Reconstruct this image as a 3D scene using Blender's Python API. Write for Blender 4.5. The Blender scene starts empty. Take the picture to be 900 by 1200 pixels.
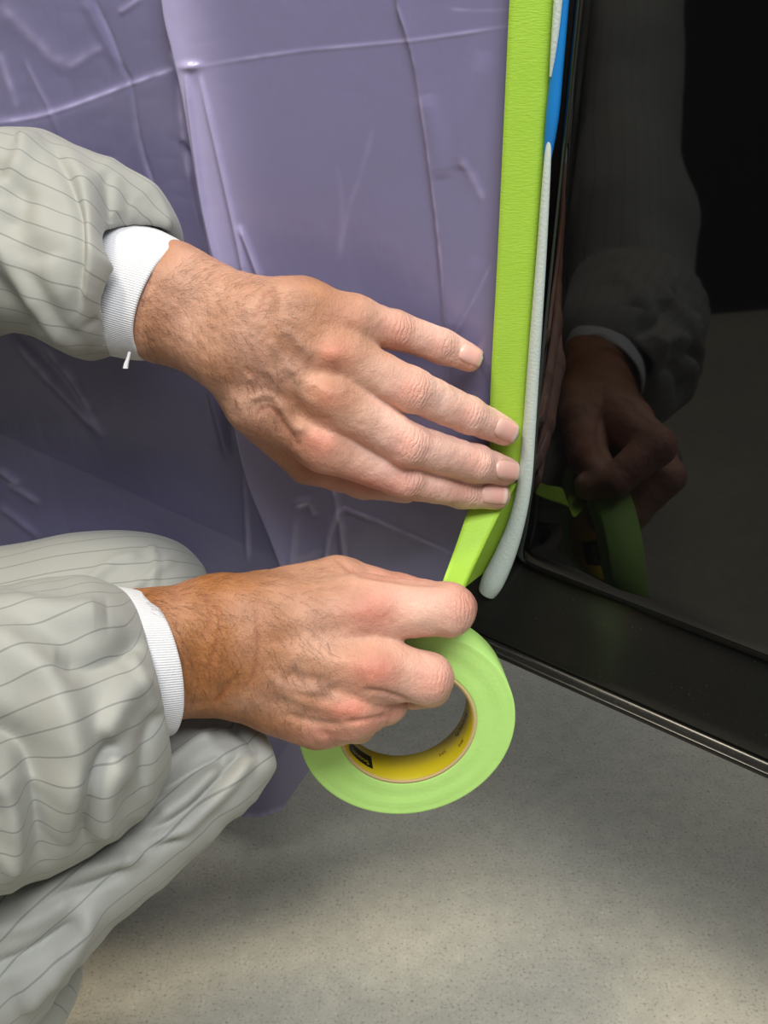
import bpy, math
import numpy as np
from mathutils import Vector

# ------------------------------------------------------------------ scene, camera, light
SC = bpy.context.scene
COL = SC.collection
F_PX = 1287.0                      # focal length in pixels of the 900 x 1200 frame
PITCH = math.radians(30.0)         # camera looks down by this much
CAM_H = 0.70
CP, SP = math.cos(PITCH), math.sin(PITCH)
CAM = np.array([0.0, 0.0, CAM_H])
FWD = np.array([0.0, CP, -SP]); UPV = np.array([0.0, SP, CP]); RGT = np.array([1.0, 0.0, 0.0])

cam = bpy.data.cameras.new('camera'); cam_o = bpy.data.objects.new('camera', cam); COL.objects.link(cam_o)
cam.sensor_fit = 'VERTICAL'; cam.sensor_height = 36.0; cam.sensor_width = 27.0
cam.lens = F_PX / 1200.0 * 36.0
cam.clip_start = 0.01
cam_o.location = CAM; cam_o.rotation_euler = (math.radians(90) - PITCH, 0, 0)
SC.camera = cam_o

world = bpy.data.worlds.new('world'); SC.world = world; world.use_nodes = True
bgn = world.node_tree.nodes['Background']
bgn.inputs[0].default_value = (0.92, 0.95, 1.0, 1); bgn.inputs[1].default_value = 0.46

def area(name, loc, target, sx, sy, power, color=(1, 1, 1)):
    l = bpy.data.lights.new(name, 'AREA'); l.shape = 'RECTANGLE'; l.size = sx; l.size_y = sy
    l.energy = power; l.color = color
    o = bpy.data.objects.new(name, l); COL.objects.link(o); o.location = loc
    d = Vector(target) - Vector(loc)
    o.rotation_euler = d.to_track_quat('-Z', 'Y').to_euler()
    return o
area('ceiling_light', (0.35, -0.75, 2.6), (0.0, 0.5, 0.3), 1.7, 0.9, 72, (0.98, 0.985, 1.0))
area('ceiling_light', (-0.75, 0.20, 2.6), (-0.2, 0.5, 0.1), 0.4, 0.5, 33, (1.0, 0.88, 0.68))

vs = SC.view_settings
vs.view_transform = 'Standard'; vs.look = 'None'; vs.gamma = 1.0; vs.exposure = 0.0; vs.use_curve_mapping = False

# ------------------------------------------------------------------ helpers
def P(u, v, d):
    """point seen at pixel (u, v) of the photo at optical depth d (metres)"""
    u = np.asarray(u, float); v = np.asarray(v, float); d = np.asarray(d, float)
    a = (u - 450.0) / F_PX; b = (v - 600.0) / F_PX
    return CAM + d[..., None] * (FWD + a[..., None] * RGT - b[..., None] * UPV)
def proj(p):
    q = p - CAM
    d = q @ FWD
    return 450 + F_PX * (q @ RGT) / d, 600 - F_PX * (q @ UPV) / d, d
def raydir(u, v):
    a = (np.asarray(u, float) - 450) / F_PX; b = (np.asarray(v, float) - 600) / F_PX
    return FWD + a[..., None] * RGT - b[..., None] * UPV
def srgb(r, g, b):
    f = lambda c: (c / 255 / 12.92) if c / 255 <= 0.04045 else ((c / 255 + 0.055) / 1.055) ** 2.4
    return (f(r), f(g), f(b), 1.0)
def unit(a): return a / np.maximum(np.linalg.norm(a, axis=-1, keepdims=True), 1e-12)

RNG = np.random.default_rng(7)
LAT = RNG.random((32, 32, 32)).astype(np.float32)
def vnoise(p, scale, off=0.0):
    q = p * scale + off + 100.0
    i = np.floor(q).astype(int); f = q - i; f = f * f * (3 - 2 * f)
    i0 = i & 31; i1 = (i + 1) & 31
    x0, y0, z0 = i0.T; x1, y1, z1 = i1.T; fx, fy, fz = f.T
    c00 = LAT[x0, y0, z0] * (1 - fx) + LAT[x1, y0, z0] * fx
    c10 = LAT[x0, y1, z0] * (1 - fx) + LAT[x1, y1, z0] * fx
    c01 = LAT[x0, y0, z1] * (1 - fx) + LAT[x1, y0, z1] * fx
    c11 = LAT[x0, y1, z1] * (1 - fx) + LAT[x1, y1, z1] * fx
    return ((c00 * (1 - fy) + c10 * fy) * (1 - fz) + (c01 * (1 - fy) + c11 * fy) * fz) * 2 - 1

def polydist(u, v, pts):
    """distance of (u, v) to a polyline, sign by side (positive right of travel in image, i.e. larger u for a downward line), and position along it"""
    best = np.full(u.shape, 1e9); sgn = np.zeros(u.shape); par = np.zeros(u.shape)
    n = len(pts) - 1
    for i in range(n):
        (x0, y0), (x1, y1) = pts[i][:2], pts[i + 1][:2]
        dx, dy = x1 - x0, y1 - y0; L2 = dx * dx + dy * dy
        t = np.clip(((u - x0) * dx + (v - y0) * dy) / L2, 0, 1)
        ex = u - x0 - t * dx; ey = v - y0 - t * dy
        d = np.hypot(ex, ey)
        m = d < best
        best = np.where(m, d, best); sgn = np.where(m, np.sign(ex * dy - ey * dx), sgn); par = np.where(m, (i + t) / n, par)
    return best, sgn, par
def curve2(pts):
    return [tuple(p) for p in catmull(pts, (len(pts) - 1) * 5 + 1)] if len(pts) > 2 else pts
def near_poly(u, v, pts, m):
    a = np.array(pts); return np.nonzero((u > a[:, 0].min() - m) & (u < a[:, 0].max() + m) & (v > a[:, 1].min() - m) & (v < a[:, 1].max() + m))[0]
def relief(u, v, folds):
    """sum of folds: ('r', pts, width_px, height_mm) ridge or valley; ('s', pts, width_px, height_mm, decay_px) step;
    ('b', (u, v), (ru, rv), height_mm) soft bump; result in metres"""
    h = np.zeros(u.shape)
    for f in folds:
        if f[0] == 'b':
            (x, y), (a, b) = f[1], f[2]
            h += f[3] * 1e-3 * np.exp(-((u - x) / a) ** 2 - ((v - y) / b) ** 2); continue
        pts = curve2(f[1])
        k = near_poly(u, v, pts, 3.2 * f[2] if f[0] == 'r' else 4 * f[4])
        if not len(k): continue
        d, s, t = polydist(u[k], v[k], pts)
        if f[0] == 'r':
            taper = np.clip(np.minimum(t, 1 - t) * 5 + 0.1, 0, 1)
            hh = math.copysign(min(abs(f[3]), 0.75 * f[2]), f[3])
            h[k] += hh * 1e-3 * np.exp(-(d / f[2]) ** 2) * taper
        else:
            sd = d * s
            h[k] += f[3] * 1e-3 * 0.5 * (1 + np.tanh(sd / f[2])) * np.exp(-np.maximum(sd, 0) / f[4]) * np.clip(np.minimum(t, 1 - t) * 10, 0, 1)
    return h

def mesh_obj(name, verts, faces, mat, parent=None, smooth=True, attrs=None):
    me = bpy.data.meshes.new(name)
    verts = np.asarray(verts, float)
    if isinstance(faces, np.ndarray):
        nf, k = faces.shape
        me.vertices.add(len(verts)); me.vertices.foreach_set('co', verts.astype(np.float32).ravel())
        me.loops.add(nf * k); me.loops.foreach_set('vertex_index', faces.astype(np.int32).ravel())
        me.polygons.add(nf); me.polygons.foreach_set('loop_start', (np.arange(nf) * k).astype(np.int32))
        me.update(calc_edges=True); me.validate()
    else:
        me.from_pydata([tuple(x) for x in verts], [], faces); me.update()
    if smooth: me.polygons.foreach_set('use_smooth', np.ones(len(me.polygons), bool))
    for k, a in (attrs or {}).items():
        at = me.attributes.new(k, 'FLOAT', 'POINT'); at.data.foreach_set('value', np.asarray(a, np.float32).ravel())
    me.materials.append(mat)
    o = bpy.data.objects.new(name, me); COL.objects.link(o)
    if parent is not None: o.parent = parent
    return o
def grid_faces(nr, nc, flip=False):
    i = np.arange(nr - 1)[:, None] * nc + np.arange(nc - 1)[None, :]
    q = np.stack([i, i + 1, i + nc + 1, i + nc], -1).reshape(-1, 4)
    return q[:, ::-1].copy() if flip else q
def grid_normals(G):
    du = np.gradient(G, axis=0); dv = np.gradient(G, axis=1)
    return unit(np.cross(du, dv))
def catmull(A, n):
    """A (m, k) control rows, n samples"""
    A = np.asarray(A, float); m = len(A)
    t = np.linspace(0, m - 1, n); i = np.clip(np.floor(t).astype(int), 0, m - 2); f = (t - i)[:, None]
    g = lambda j: A[np.clip(j, 0, m - 1)]
    p0, p1, p2, p3 = g(i - 1), g(i), g(i + 1), g(i + 2)
    return 0.5 * ((2 * p1) + (-p0 + p2) * f + (2 * p0 - 5 * p1 + 4 * p2 - p3) * f ** 2 + (-p0 + 3 * p1 - 3 * p2 + p3) * f ** 3)
def empty(name, loc, label, cat):
    o = bpy.data.objects.new(name, None); COL.objects.link(o); o.location = loc
    o['label'] = label; o['category'] = cat; o.empty_display_size = 0.05
    bpy.context.view_layer.update()
    return o
def attach(child, parent):
    """keep world-space mesh coordinates under a parent that has a location"""
    child.parent = parent
    child.matrix_parent_inverse = parent.matrix_world.inverted()
def tag(o, label, cat):
    o['label'] = label; o['category'] = cat

# ------------------------------------------------------------------ materials
class NT:
    def __init__(s, name):
        s.m = bpy.data.materials.new(name); s.m.use_nodes = True
        s.t = s.m.node_tree; s.b = s.t.nodes['Principled BSDF']; s.out = s.t.nodes['Material Output']
    def n(s, typ, **kw):
        x = s.t.nodes.new(typ)
        for k, v in kw.items():
            if k.startswith('i_'): x.inputs[int(k[2:]) if k[2:].isdigit() else k[2:]].default_value = v
            else: setattr(x, k, v)
        return x
    def l(s, a, b): s.t.links.new(a, b)
    def attr(s, name): return s.n('ShaderNodeAttribute', attribute_name=name).outputs['Fac']
    def coord(s): return s.n('ShaderNodeTexCoord').outputs['Object']
    def noise(s, vec, scale, detail=3.0, rough=0.5):
        x = s.n('ShaderNodeTexNoise'); x.inputs['Scale'].default_value = scale; x.inputs['Detail'].default_value = detail
        x.inputs['Roughness'].default_value = rough
        if vec is not None: s.l(vec, x.inputs['Vector'])
        return x.outputs['Fac']
    def math(s, op, a, b=None, c=None, clamp=False):
        x = s.n('ShaderNodeMath', operation=op); x.use_clamp = clamp
        for i, q in enumerate((a, b, c)):
            if q is None: continue
            if isinstance(q, (int, float)): x.inputs[i].default_value = q
            else: s.l(q, x.inputs[i])
        return x.outputs[0]
    def ramp(s, fac, stops, interp='LINEAR'):
        x = s.n('ShaderNodeValToRGB'); cr = x.color_ramp; cr.interpolation = interp
        while len(cr.elements) < len(stops): cr.elements.new(0.5)
        for e, (p, c) in zip(cr.elements, stops): e.position = p; e.color = c
        s.l(fac, x.inputs[0]); return x.outputs[0]
    def mix(s, fac, a, b, blend='MIX'):
        x = s.n('ShaderNodeMix', data_type='RGBA', blend_type=blend)
        for sock, q in ((x.inputs[0], fac), (x.inputs[6], a), (x.inputs[7], b)):
            if isinstance(q, (int, float, tuple)): sock.default_value = q
            else: s.l(q, sock)
        return x.outputs[2]
    def bump(s, h, strength, dist, normal=None):
        x = s.n('ShaderNodeBump'); x.inputs['Strength'].default_value = strength; x.inputs['Distance'].default_value = dist
        s.l(h, x.inputs['Height'])
        if normal is not None: s.l(normal, x.inputs['Normal'])
        return x.outputs[0]
    def set(s, **kw):
        for k, v in kw.items():
            k = k.replace('_', ' ')
            if hasattr(v, 'is_linked') or hasattr(v, 'links'): s.l(v, s.b.inputs[k])
            else: s.b.inputs[k].default_value = v
        return s

def mat_skin():
    k = NT('skin'); co = k.coord()
    big = k.noise(co, 55, 4); fine = k.noise(co, 420, 3)
    pale = srgb(234, 195, 180); tan = srgb(158, 106, 64); red = srgb(200, 120, 104)
    c = k.mix(k.attr('tan'), pale, tan)
    c = k.mix(k.math('MULTIPLY', k.attr('red'), k.math('ADD', 0.55, big)), c, red)
    mott = k.ramp(big, [(0.3, (0.80, 0.74, 0.70, 1)), (0.7, (1.10, 1.08, 1.04, 1))])
    c = k.mix(0.8, c, mott, 'MULTIPLY')
    frk = k.ramp(fine, [(0.60, (1, 1, 1, 1)), (0.78, (0.78, 0.66, 0.6, 1))])
    c = k.mix(k.math('MULTIPLY', 0.8, k.attr('tan')), c, frk, 'MULTIPLY')
    vein = k.attr('vein')
    c = k.mix(k.math('MULTIPLY', vein, 0.35), c, srgb(150, 120, 105))
    cre = k.attr('crease')
    c = k.mix(k.math('MULTIPLY', cre, 0.3), c, srgb(150, 82, 62))
    k.set(Base_Color=c)
    k.b.inputs['Roughness'].default_value = 0.46
    k.b.inputs['Specular IOR Level'].default_value = 0.38
    k.b.inputs['Subsurface Weight'].default_value = 0.22
    k.b.inputs['Subsurface Radius'].default_value = (1.0, 0.35, 0.2)
    k.b.inputs['Subsurface Scale'].default_value = 0.004
    # wrinkles over the joints: ws is the distance along the finger in mm, wm how strongly the skin is wrinkled there
    ws = k.attr('ws'); wm = k.attr('wm')
    wob = k.math('MULTIPLY', k.math('SUBTRACT', k.noise(co, 200, 3), 0.5), 5.0)
    wave = k.math('SINE', k.math('MULTIPLY', k.math('ADD', ws, wob), 1.25))
    wave = k.math('POWER', k.math('ABSOLUTE', wave), 0.35)
    h1 = k.math('MULTIPLY', wave, wm)
    b1 = k.bump(h1, 0.55, 0.0011)
    vor = k.n('ShaderNodeTexVoronoi'); vor.feature = 'DISTANCE_TO_EDGE'; vor.inputs['Scale'].default_value = 620
    mp = k.n('ShaderNodeMapping'); mp.inputs['Scale'].default_value = (0.75, 1.0, 1.25); k.l(co, mp.inputs['Vector']); k.l(mp.outputs[0], vor.inputs['Vector'])
    b2 = k.bump(vor.outputs['Distance'], 0.16, 0.0008, b1)
    mq = k.n('ShaderNodeMapping'); mq.inputs['Scale'].default_value = (1.5, 1.0, 0.55); k.l(co, mq.inputs['Vector'])
    b3 = k.bump(k.noise(co, 260, 5, 0.7), 0.5, 0.0016, b2)
    b3 = k.bump(k.noise(mq.outputs[0], 620, 3, 0.6), 0.35, 0.0010, b3)
    k.l(b3, k.b.inputs['Normal'])
    return k.m
def mat_nail():
    k = NT('nail'); k.set(Base_Color=srgb(232, 176, 160))
    c = k.ramp(k.attr('tip'), [(0.0, srgb(222, 178, 164)), (0.75, srgb(228, 172, 158)), (0.86, srgb(238, 210, 190)), (1.0, srgb(238, 214, 196))])
    k.l(c, k.b.inputs['Base Color'])
    k.b.inputs['Roughness'].default_value = 0.3
    k.b.inputs['Subsurface Weight'].default_value = 0.15; k.b.inputs['Subsurface Scale'].default_value = 0.002
    return k.m
def mat_fabric():
    k = NT('striped_coverall'); st = k.attr('stripe'); co = k.coord()
    fr = k.math('FRACT', k.math('DIVIDE', st, 11.5))
    ln = k.math('LESS_THAN', k.math('ABSOLUTE', k.math('SUBTRACT', fr, 0.5)), 0.033)
    base = k.mix(k.noise(co, 14, 3), srgb(147, 149, 144), srgb(155, 155, 146))
    c = k.mix(k.math('MULTIPLY', ln, 0.62), base, srgb(100, 102, 100))
    k.l(c, k.b.inputs['Base Color'])
    k.b.inputs['Roughness'].default_value = 0.62; k.b.inputs['Sheen Weight'].default_value = 0.15
    k.b.inputs['Specular IOR Level'].default_value = 0.35
    b = k.bump(k.noise(co, 900, 2), 0.10, 0.0005)
    b = k.bump(k.noise(co, 60, 4), 0.12, 0.004, b)
    k.l(b, k.b.inputs['Normal'])
    return k.m
def mat_knit():
    k = NT('white_knit'); st = k.attr('stripe')
    w = k.math('SINE', k.math('MULTIPLY', st, 5.2))
    c = k.mix(k.math('MULTIPLY_ADD', w, 0.5, 0.5), srgb(200, 201, 204), srgb(218, 219, 221))
    k.l(c, k.b.inputs['Base Color']); k.b.inputs['Roughness'].default_value = 0.9
    b = k.bump(w, 0.35, 0.0006); b = k.bump(k.noise(k.coord(), 900, 2), 0.35, 0.0006, b)
    k.l(b, k.b.inputs['Normal']); return k.m
def mat_film():
    k = NT('violet_film'); co = k.coord(); lay_glints = k.attr('layers_glints')
    c = k.mix(lay_glints, srgb(116, 112, 148), srgb(176, 168, 206))
    c = k.mix(k.math('MULTIPLY', k.noise(co, 9, 3), 0.35), c, srgb(112, 108, 128))
    k.l(c, k.b.inputs['Base Color']); k.b.inputs['Roughness'].default_value = 0.27
    k.b.inputs['Specular IOR Level'].default_value = 0.6
    k.l(k.math('MULTIPLY_ADD', lay_glints, 0.08, 0.92, clamp=True), k.b.inputs['Alpha'])
    mp = k.n('ShaderNodeMapping'); mp.inputs['Scale'].default_value = (1.0, 1.0, 0.35); k.l(co, mp.inputs['Vector'])
    b = k.bump(k.noise(mp.outputs[0], 34, 5, 0.62), 0.16, 0.006)
    k.l(b, k.b.inputs['Normal']); return k.m
def mat_tape(name, col, edge):
    k = NT(name); co = k.coord()
    c = k.mix(k.noise(co, 60, 4), col, edge); k.l(c, k.b.inputs['Base Color'])
    k.b.inputs['Roughness'].default_value = 0.5; k.b.inputs['Specular IOR Level'].default_value = 0.3
    mp = k.n('ShaderNodeMapping'); mp.inputs['Scale'].default_value = (0.35, 1, 1.6); k.l(co, mp.inputs['Vector'])
    b = k.bump(k.noise(mp.outputs[0], 700, 3, 0.7), 0.45, 0.0006); k.l(b, k.b.inputs['Normal']); return k.m
def mat_roll():
    k = NT('tape_roll_side'); co = k.coord()
    n = k.noise(co, 90, 4)
    ring = k.math('SINE', k.math('MULTIPLY', k.attr('rad'), 5.5))
    ring2 = k.noise(k.n('ShaderNodeCombineXYZ').outputs[0], 1)
    c = k.mix(n, srgb(184, 232, 122), srgb(196, 242, 138))
    c = k.mix(k.math('MULTIPLY', k.math('MULTIPLY_ADD', ring, 0.5, 0.5), 0.25), c, srgb(198, 244, 140))
    k.l(c, k.b.inputs['Base Color']); k.b.inputs['Roughness'].default_value = 0.6; k.b.inputs['Specular IOR Level'].default_value = 0.25
    b = k.bump(ring, 0.03, 0.0004); b = k.bump(k.noise(co, 420, 3), 0.3, 0.0007, b); k.l(b, k.b.inputs['Normal']); return k.m
def plain(name, col, rough=0.5, spec=0.5, bumps=None, var=0.0, metal=0.0):
    k = NT(name); co = k.coord()
    c2 = tuple(min(1, x * (1 + var)) for x in col[:3]) + (1,)
    k.l(k.mix(k.noise(co, 40, 4), col, c2), k.b.inputs['Base Color'])
    k.b.inputs['Roughness'].default_value = rough; k.b.inputs['Specular IOR Level'].default_value = spec; k.b.inputs['Metallic'].default_value = metal
    if bumps: k.l(k.bump(k.noise(co, bumps[0], 3), bumps[1], bumps[2]), k.b.inputs['Normal'])
    return k.m
def mat_paint():
    k = NT('black_car_paint'); co = k.coord()
    dust = k.ramp(k.noise(co, 900, 2), [(0.78, (0, 0, 0, 1)), (0.83, (1, 1, 1, 1))])
    c = k.mix(k.math('MULTIPLY', dust, 0.12), (0.0022, 0.0022, 0.0026, 1), srgb(120, 118, 112))
    k.l(c, k.b.inputs['Base Color']); k.b.inputs['Roughness'].default_value = 0.03; k.b.inputs['Specular IOR Level'].default_value = 0.42
    return k.m
def mat_sill():
    k = NT('dark_sill'); co = k.coord()
    dust = k.ramp(k.noise(co, 1100, 2), [(0.70, (0, 0, 0, 1)), (0.78, (1, 1, 1, 1))])
    c = k.mix(k.math('MULTIPLY', dust, 0.35), srgb(24, 24, 22), srgb(110, 108, 100))
    k.l(c, k.b.inputs['Base Color']); k.b.inputs['Roughness'].default_value = 0.22; k.b.inputs['Specular IOR Level'].default_value = 0.35
    return k.m
def mat_floor():
    k = NT('concrete'); co = k.coord()
    n1 = k.noise(co, 4.5, 6, 0.6); n2 = k.noise(co, 60, 5, 0.7); n3 = k.noise(co, 420, 2, 0.6)
    c = k.ramp(n1, [(0.3, srgb(160, 158, 146)), (0.55, srgb(174, 170, 154)), (0.75, srgb(184, 178, 158))])
    c = k.mix(0.5, c, k.ramp(n2, [(0.3, (0.72, 0.72, 0.72, 1)), (0.7, (1.15, 1.15, 1.13, 1))]), 'MULTIPLY')
    c = k.mix(0.75, c, k.ramp(n3, [(0.30, (0.45, 0.44, 0.42, 1)), (0.42, (0.95, 0.95, 0.95, 1)), (0.62, (1, 1, 1, 1)), (0.74, (1.35, 1.33, 1.28, 1))]), 'MULTIPLY')
    k.l(c, k.b.inputs['Base Color']); k.b.inputs['Roughness'].default_value = 0.55
    k.l(k.bump(n3, 0.2, 0.001), k.b.inputs['Normal']); return k.m

SKIN, NAIL, FABRIC, KNIT, FILM = mat_skin(), mat_nail(), mat_fabric(), mat_knit(), mat_film()
TAPE = mat_tape('green_masking_tape', srgb(158, 200, 62), srgb(168, 208, 74))
ROLL = mat_roll(); PAINT, SILL, FLOOR = mat_paint(), mat_sill(), mat_floor()
FOAM = plain('grey_foam', srgb(186, 198, 190), 0.85, 0.2, (700, 0.4, 0.0008), 0.1)
BLUE = plain('blue_tape', srgb(20, 118, 190), 0.45, 0.4, (500, 0.2, 0.0005), 0.1)
CARD = plain('cardboard', srgb(206, 180, 128), 0.8, 0.2, (500, 0.3, 0.0005), 0.1)
YELLOW = plain('yellow_print', srgb(206, 186, 30), 0.35, 0.5, None, 0.08)
BLACKINK = plain('black_ink', srgb(32, 28, 18), 0.4, 0.4)
REDINK = plain('red_ink', srgb(120, 44, 20), 0.4, 0.4)
HAIR = plain('dark_hair', srgb(88, 56, 36), 0.5, 0.4)
DARK = plain('underbody', srgb(22, 22, 24), 0.7, 0.3)

# ------------------------------------------------------------------ floor
fl = mesh_obj('floor', [(-2.5, -3.2, 0), (2.5, -3.2, 0), (2.5, 3.5, 0), (-2.5, 3.5, 0)], [(0, 1, 2, 3)], FLOOR, smooth=False)
fl['kind'] = 'structure'; fl['label'] = 'grey concrete workshop floor'

ADDED_WALL = plain('added_dark_wall', srgb(52, 54, 56), 0.8, 0.2, None, 0.1)  # unseen dark walls, added so the glossy black door reflects something dark
for nm, q in (('added_wall_left', [(-1.15, -3.2, 0), (-1.15, 3.5, 0), (-1.15, 3.5, 2.6), (-1.15, -3.2, 2.6)]), ('added_wall_front', [(2.5, -3.2, 0), (-2.5, -3.2, 0), (-2.5, -3.2, 2.6), (2.5, -3.2, 2.6)])):
    w_o = mesh_obj(nm, q, [(0, 1, 2, 3)], ADDED_WALL, smooth=False); w_o['kind'] = 'structure'
    sm_ = w_o.modifiers.new('thickness', 'SOLIDIFY'); sm_.thickness = 0.1
# ------------------------------------------------------------------ car: black door skin and dark sill
HD = math.radians(38.0)
CD = np.array([math.cos(HD), -math.sin(HD), 0.0])         # along the car side, towards the camera on the right
CN = np.array([-math.sin(HD), -math.cos(HD), 0.0])        # outward normal of the car side
C0 = np.array([0.079, 0.569, 0.0])                        # door edge
car = empty('car', (C0[0], C0[1], 0), 'glossy black car side with dark sill at the right', 'car')
zz = np.linspace(0.3265, 1.05, 100); ss = np.linspace(0, 1, 90)
def edge_s(z):                                            # left edge of the door skin: leans back at its lower corner
    return np.interp(z, [0.30, 0.3265, 0.345, 0.3595, 0.3955, 0.455, 0.65, 1.1], [-0.012, -0.0065, -0.003, -0.0002, 0.0024, 0.0026, 0.0071, 0.013])
def bulge(z):
    return -0.012 * np.clip((0.345 - z) / 0.02, 0, 1) ** 2 - 0.003 * np.clip(z - 0.46, 0, 1)
Z, S = np.meshgrid(zz, ss, indexing='ij')
s0 = edge_s(Z); sx = s0 + (1.1 - s0) * S ** 1.7
G = C0 + sx[..., None] * CD + bulge(Z)[..., None] * CN + Z[..., None] * np.array([0, 0, 1.0])
roll_in = 0.010 * np.exp(-(sx - s0) / 0.003)              # hem rolls inward at the edge
G = G - roll_in[..., None] * CN
d_o = mesh_obj('door_skin', G.reshape(-1, 3), grid_faces(*Z.shape), PAINT); attach(d_o, car)
sol = d_o.modifiers.new('thickness', 'SOLIDIFY'); sol.thickness = 0.004; sol.offset = -1
# sill: near-flat face leaning out at its foot, a thin lip below
prof = [(-0.030, 0.380), (-0.016, 0.352), (-0.009, 0.336), (-0.004, 0.324), (0.0005, 0.313), (0.0052, 0.300), (0.0088, 0.2895), (0.0102, 0.2840), (0.0104, 0.2815), (0.0098, 0.2800), (0.0118, 0.2785), (0.0160, 0.2774), (0.0170, 0.2757), (0.0160, 0.2740), (0.010, 0.2732), (0.0, 0.272), (-0.05, 0.270)]
pr = catmull(prof, 110); sl = np.linspace(-0.75, 1.1, 60)
G = C0 + sl[None, :, None] * CD + pr[:, 0][:, None, None] * CN + pr[:, 1][:, None, None] * np.array([0, 0, 1.0])
s_o = mesh_obj('sill', G.reshape(-1, 3), grid_faces(len(pr), len(sl), True), SILL); attach(s_o, car)
# dark body behind the film
G = np.array([C0 + s * CD - 0.075 * CN + np.array([0, 0, z]) for z in (0.20, 1.05) for s in (-0.95, 1.1)])
b_o = mesh_obj('inner_body', G, [(0, 1, 3, 2)], DARK, smooth=False); attach(b_o, car)
sol = b_o.modifiers.new('thickness', 'SOLIDIFY'); sol.thickness = 0.02

# ------------------------------------------------------------------ film
def film_Y(X): return 0.590 + 0.30 * (0.060 - X)
def film_depth(u, v):
    r = raydir(u, v)
    return 0.596 / (r[..., 1] + 0.30 * r[..., 0])
NU, NV = 500, 860
uu = np.linspace(-140, 640, NU); vv = np.linspace(-500, 985, NV)
V_, U_ = np.meshgrid(vv, uu, indexing='ij')
# right border of the sheet follows the tape and then runs down to the lower corner; the hem is slanted
rb = np.interp(vv, [-500, -120, 0, 450, 560, 640, 760, 870, 935, 985], [646, 625, 618, 597, 592, 566, 505, 432, 372, 330])[:, None]
lb = -140
Uw = lb + (U_ - lb) / (640 - lb) * (rb - lb)
hem = np.interp(Uw, [-140, 120, 245, 300, 372, 450, 640], [985, 985, 967, 958, 936, 936, 936])
Vw = -500 + (V_ + 500) / (985 + 500) * (hem + 500)
fu, fv = Uw.ravel(), Vw.ravel()
Pf = P(fu, fv, film_depth(fu, fv))
FN = unit(np.array([-0.30, -1.0, 0.0]))
FOLDE = [(165, -560), (188, -120), (195, 0), (207, 60), (219, 115), (240, 240), (262, 360), (274, 476), (291, 555), (313, 612), (332, 660), (350, 720)]
FILM_FOLDS = [
    ('s', FOLDE, 2.2, 9, 70),
    ('r', [(-60, 155), (0, 143), (60, 132), (155, 98), (206, 80)], 3.0, 0.8),
    ('s', [(206, 80), (155, 98), (60, 132), (-60, 155)], 6, 2.0, 60),
    ('r', [(240, 76), (350, 60), (484, 47), (620, 28)], 2.4, 0.35),
    ('b', (231, 76), (10, 5), 2.5),
    ('s', [(420, -560), (455, -120), (465, 0), (477, 40), (487, 80), (497, 140), (508, 230), (516, 300), (522, 390), (524, 460)], 2.6, 2.4, 45),
    ('r', [(465, 0), (487, 80), (508, 230), (522, 390)], 2.5, 0.8),
    ('r', [(225, 80), (234, 150), (247, 240), (270, 340)], 3.0, 3.0),
    ('r', [(240, 84), (262, 180), (284, 280), (298, 350)], 3.0, 3.0),
    ('r', [(285, 260), (300, 300), (318, 350)], 3, 2.0),
    ('r', [(212, 165), (224, 190), (230, 225), (244, 290)], 4, -2.5),
    ('r', [(104, -40), (112, 0), (130, 40), (144, 76), (156, 100), (162, 150), (172, 195), (188, 240)], 3.0, -0.9),
    ('r', [(100, 0), (118, 35), (140, 80)], 6, 0.8),
    ('r', [(0, 5), (30, 35), (60, 62), (86, 80)], 12, 0.7),
    ('r', [(80, 80), (100, 66), (122, 54)], 7, 0.5),
    ('r', [(0, 60), (12, 95), (24, 128)], 8, 0.5),
    ('r', [(140, 15), (152, 8), (168, -4)], 4, 0.7),
    ('r', [(30, 70), (48, 105), (64, 135), (72, 160)], 3, 0.5),
    ('r', [(20, 392), (48, 425), (75, 456), (100, 486), (124, 512)], 5, 1.6),
    ('r', [(50, 392), (72, 420), (92, 448), (124, 512)], 5, 1.6),
    ('r', [(0, 548), (25, 568)], 4, 1.8), ('r', [(10, 565), (50, 590)], 4, 1.4), ('r', [(0, 590), (50, 628)], 4, 1.4),
    ('r', [(245, 450), (256, 490), (268, 540)], 5, 1.6), ('r', [(286, 555), (288, 600), (290, 660)], 3, 1.4),
    ('r', [(392, 560), (398, 590), (403, 620), (408, 660)], 4, 2.4), ('r', [(402, 592), (390, 620), (384, 660)], 3, 1.8),
    ('r', [(404, 592), (412, 596), (470, 621), (530, 650)], 1.8, 1.2),
    ('r', [(345, 586), (366, 584), (370, 600)], 4, 2.0), ('r', [(350, 596), (346, 660)], 4, 1.5),
    ('r', [(560, 300), (548, 350), (530, 392)], 9, 1.0), ('r', [(572, 60), (548, 140), (540, 200)], 14, 1.2), ('r', [(498, 110), (512, 160), (520, 210)], 12, 1.0), ('r', [(540, 185), (556, 210), (568, 236)], 6, 0.7),
    ('b', (470, 440), (60, 40), -7),
]
h = relief(fu, fv, FILM_FOLDS)
far_edge = np.clip((rb.repeat(NU, 1).ravel() - fu) / 60.0, 0, 1)
crum = 0.0028 * vnoise(Pf * np.array([1, 1, 0.45]), 14) + 0.0006 * np.abs(vnoise(Pf * np.array([1, 1, 0.45]), 38)) + 0.00012 * np.abs(vnoise(Pf, 95))
leftlow = np.clip((274 - fu) / 120, 0, 1)
crum = crum * (0.6 + 1.0 * leftlow) + 0.006 * leftlow * vnoise(Pf * np.array([1, 1, 0.4]), 6, 3.3)
belly = 0.012 * np.clip((fv - 600) / 300, 0, 1.3) * np.sin(fu / 48.0)
Pf = Pf + ((h + crum + belly) * (0.15 + 0.85 * far_edge))[:, None] * FN
dE, sE, _ = polydist(fu, fv, FOLDE)
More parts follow.
